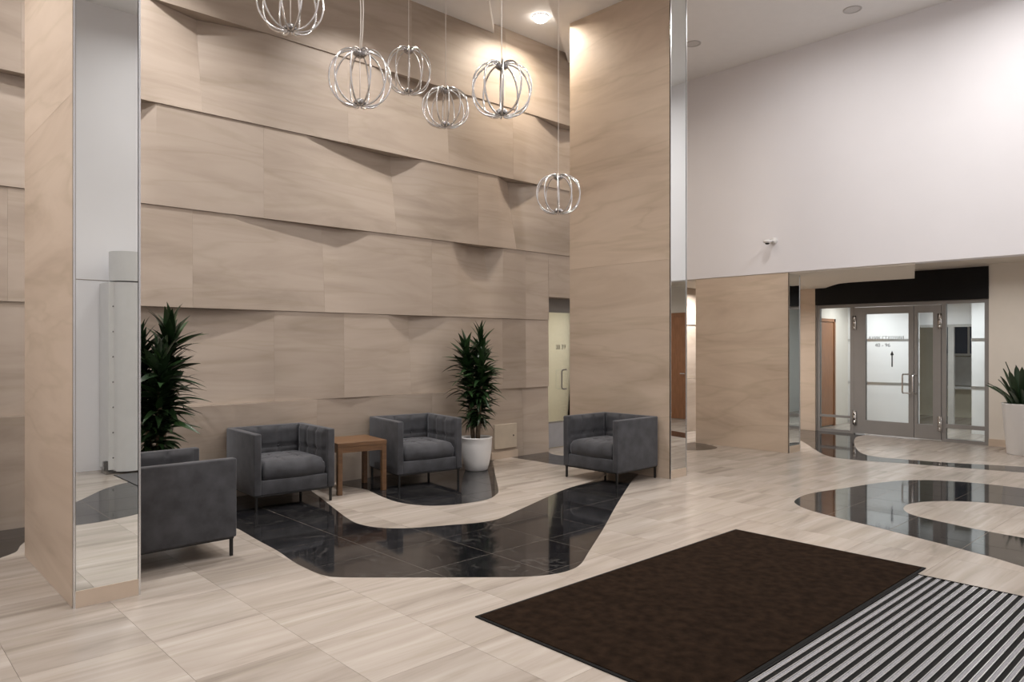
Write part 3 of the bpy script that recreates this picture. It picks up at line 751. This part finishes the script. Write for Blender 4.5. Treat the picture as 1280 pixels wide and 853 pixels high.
PD = [((2.398, 4.878, 4.045), .46, .43, 10, 'wire cage pendant lamp hanging highest, its top above the others', 1, .2),
      ((2.922, 4.80, 3.605), .46, .42, 10, 'large wire cage pendant lamp on two twisted pale cords', 2, .1),
      ((4.293, 6.118, 4.378), .45, .46, 10, 'narrow wire cage pendant lamp, as tall as it is wide, nearest the stone wall', 1, .35),
      ((4.444, 5.702, 3.938), .46, .38, 12, 'flattish wire cage pendant lamp with more closely set ribs than the others', 1, .0),
      ((3.705, 4.066, 3.52), .46, .40, 10, 'large wire cage pendant lamp on one thin cord, farthest out from the stone wall', 1, .25),
      ((5.406, 5.074, 3.122), .46, .39, 10, 'wire cage pendant lamp hanging lowest, beside the tall stone column', 1, .1)]
for loc, D, H, nr, lab, cd, ro in PD: pendant(*loc, D, H, nr, lab, cd, ro)

# ---------------------------------------------------------------- entrance mats
rg = empty('entrance_rug', (4.185, 2.48, 0)); tag(rg, 'dark brown carpet mat with a thin black rubber edge before the metal grating', 'rug')
MB().bbox(-1.44, -.72, .0015, 1.44, .72, .012, .004, 2).obj('pile', 'rug', rg)
MB().box(-1.46, -.74, .0015, 1.46, -.72, .007).box(-1.46, .72, .0015, 1.46, .74, .007).box(-1.46, -.72, .0015, -1.44, .72, .007).box(1.44, -.72, .0015, 1.46, .72, .007).obj('rubber_edge', 'rubber', rg)
gm = empty('grating_mat', (3.95, .95, 0)); tag(gm, 'striped entrance grating of grey strips between aluminium rails beside the brown rug', 'mat')
gx0, gx1 = -1.45, 1.495
MB().box(gx0, -.78, .0015, gx1, .78, .003).obj('tray', 'rubber', gm)
MB().box(gx0, .772, .0015, gx1, .785, .010).box(gx1-.012, -.78, .0015, gx1, .78, .009).obj('tray_edge', 'rubber', gm)
strip = MB().bbox(gx0+.01, -.0088, .0035, gx1-.015, .0088, .0072, .0012, 1).mesh('carpet_strip')
rail = MB().box(gx0+.01, -.0024, .0032, gx1-.015, .0024, .0085).mesh('rail')
k = 0; y = .752
while y > -.76:
    s = link('carpet_strip', strip, 'insert', gm, (0, y-.0, 0))
    for q in (-1, 1): link('rail', rail, 'alu', s, (0, q*.0116, 0))
    y -= .054

# ---------------------------------------------------------------- security camera on the white wall
cc = empty('security_camera', (XW, 5.20, 3.13)); tag(cc, 'small white dome security camera on the white upper wall', 'camera')
MB().lathe([(0, 0), (.05, 0), (.05, .02), (0, .025)], 20).obj('mount', 'ceramic', cc, True, rot=(0, -PI/2, 0))
autosmooth(MB().tube([(-.02, 0, .0), (-.07, 0, .0), (-.11, .03, -.02)], .016, 10).obj('arm', 'ceramic', cc))
MB().lathe([(0, .035), (.03, .034), (.055, .02), (.06, 0), (.03, -.014)], 20).obj('housing', 'ceramic', cc, True, loc=(-.13, .04, -.025))
MB().lathe([(.034, -.01), (.03, -.024), (.016, -.034), (0, -.037)], 20).obj('dome', 'lens', cc, True, loc=(-.13, .04, -.025))

# ---------------------------------------------------------------- air curtain by the front wall (seen in the mirror)
ac = empty('air_curtain', (2.72, .0, 0)); tag(ac, 'light grey upright air curtain column reflected in the mirrored column', 'air curtain')
autosmooth(MB().lathe([(0, .03), (.21, .03), (.21, 2.36), (0, 2.36)], 32).obj('body', 'aircurtain', ac), 50)
autosmooth(MB().lathe([(0, 2.375), (.217, 2.375), (.217, 2.74), (0, 2.74)], 32).obj('cap', 'aircurtain', ac), 50)
fl_ = MB().bbox(-.25, -.32, .05, -.14, .10, 2.36, .004, 1).obj('mounting_plate', 'aircurtain', ac)
scr = MB().lathe([(0, .004), (.01, .002), (.01, 0), (0, 0)], 8).mesh('screw', True)
for q in range(7): link('screw', scr, 'hub', fl_, (-.2, .10, .2+q*.31), (-PI/2, 0, 0))
MB().box(-.28, -.1, 0, .16, .12, .04).box(-.30, .02, .04, -.25, .08, .16).obj('foot_bracket', 'hub', ac)

# ---------------------------------------------------------------- ceiling lamps
def downlight(x, y, z, lit, power=0, size=.16, col=NEUT, label='', spread=150, group='recessed ceiling lamps', r=.11):
    o = empty('ceiling_lamp', (x, y, z)); tag(o, label, 'ceiling lamp', group)
    MB().lathe([(r*.78, -.001), (r*.8, -.008), (r, -.008), (r*1.02, -.001), (r*.78, -.001)], 28).obj('lamp_ring', 'lampring', o, True)
    MB().lathe([(0, -.0035), (r*.78, -.0035), (r*.78, -.001), (0, -.001)], 28).obj('lens', 'glow' if lit else 'sanseng', o)
    if lit: spot('lamp_light', (0, 0, -.02), power, size, col, o, spread)
    return o
downlight(9.57, 3.81, ZC, False, label='unlit round ceiling lamp near the edge over the white wall')
downlight(8.99, 5.80, ZC, False, label='unlit round ceiling lamp beside the tall stone column top')
lab_out = 'unseen lit round ceiling lamp placed in the high hall ceiling to light the room'
rl = downlight(7.0, 6.9, ZC+.13, True, 180, .16, WARM, 'bright lit ceiling lamp in the slanting ceiling recess above the stone wall', 160)
[setattr(c_, 'location', (0, 0, -.09)) for c_ in rl.children if c_.type == 'LIGHT']
MB().lathe([(0, -.075), (.05, -.07), (.09, -.045), (.105, -.004)], 24).obj('halo_dome', 'glowdome', rl, True)  # glowing dome added under the lamp to throw a halo on the recess
for x, y, p, sp_ in ((2.2, 6.62, 150, 105), (4.45, 6.62, 135, 105), (2.4, 3.4, 85, 120), (4.6, 3.0, 100, 120), (6.0, 4.4, 60, 130), (6.6, 2.0, 170, 150),
        (3.4, 1.0, 120, 160), (8.3, 4.1, 150, 175), (8.7, 1.8, 230, 170), (-.9, 5.6, 460, 175), (-.6, 2.6, 220, 170)):
    downlight(x, y, ZC, True, p, .18, NEUT, lab_out, sp_)  # unseen; two by the stone wall follow its shadows, the rest added for brightness
lab_low = 'lit round ceiling lamp in the low bay ceiling behind the white wall'
for x, y, z, p in ((11.35, 6.95, 2.63, 190), (11.4, 5.85, 2.63, 60), (11.9, 2.9, 2.86, 70), (11.7, .8, 2.86, 60)):
    downlight(x, y, z, True, p, .16, NEUT, lab_low, 160, 'low bay ceiling lamps')
lab_lob = 'lit round ceiling lamp in the white lobby beyond the glass doors'
for x, y, p in ((14.2, 4.5, 85), (14.4, 5.5, 60), (14.3, 3.2, 50), (17.0, 3.6, 30)):
    downlight(x, y, 2.55, True, p, .2, COOL, lab_lob, 165, 'lobby ceiling lamps')
downlight(8.6, 8.7, 2.5, True, 85, .2, NEUT, 'lit round ceiling lamp in the pale yellow room behind the glass door', 165)
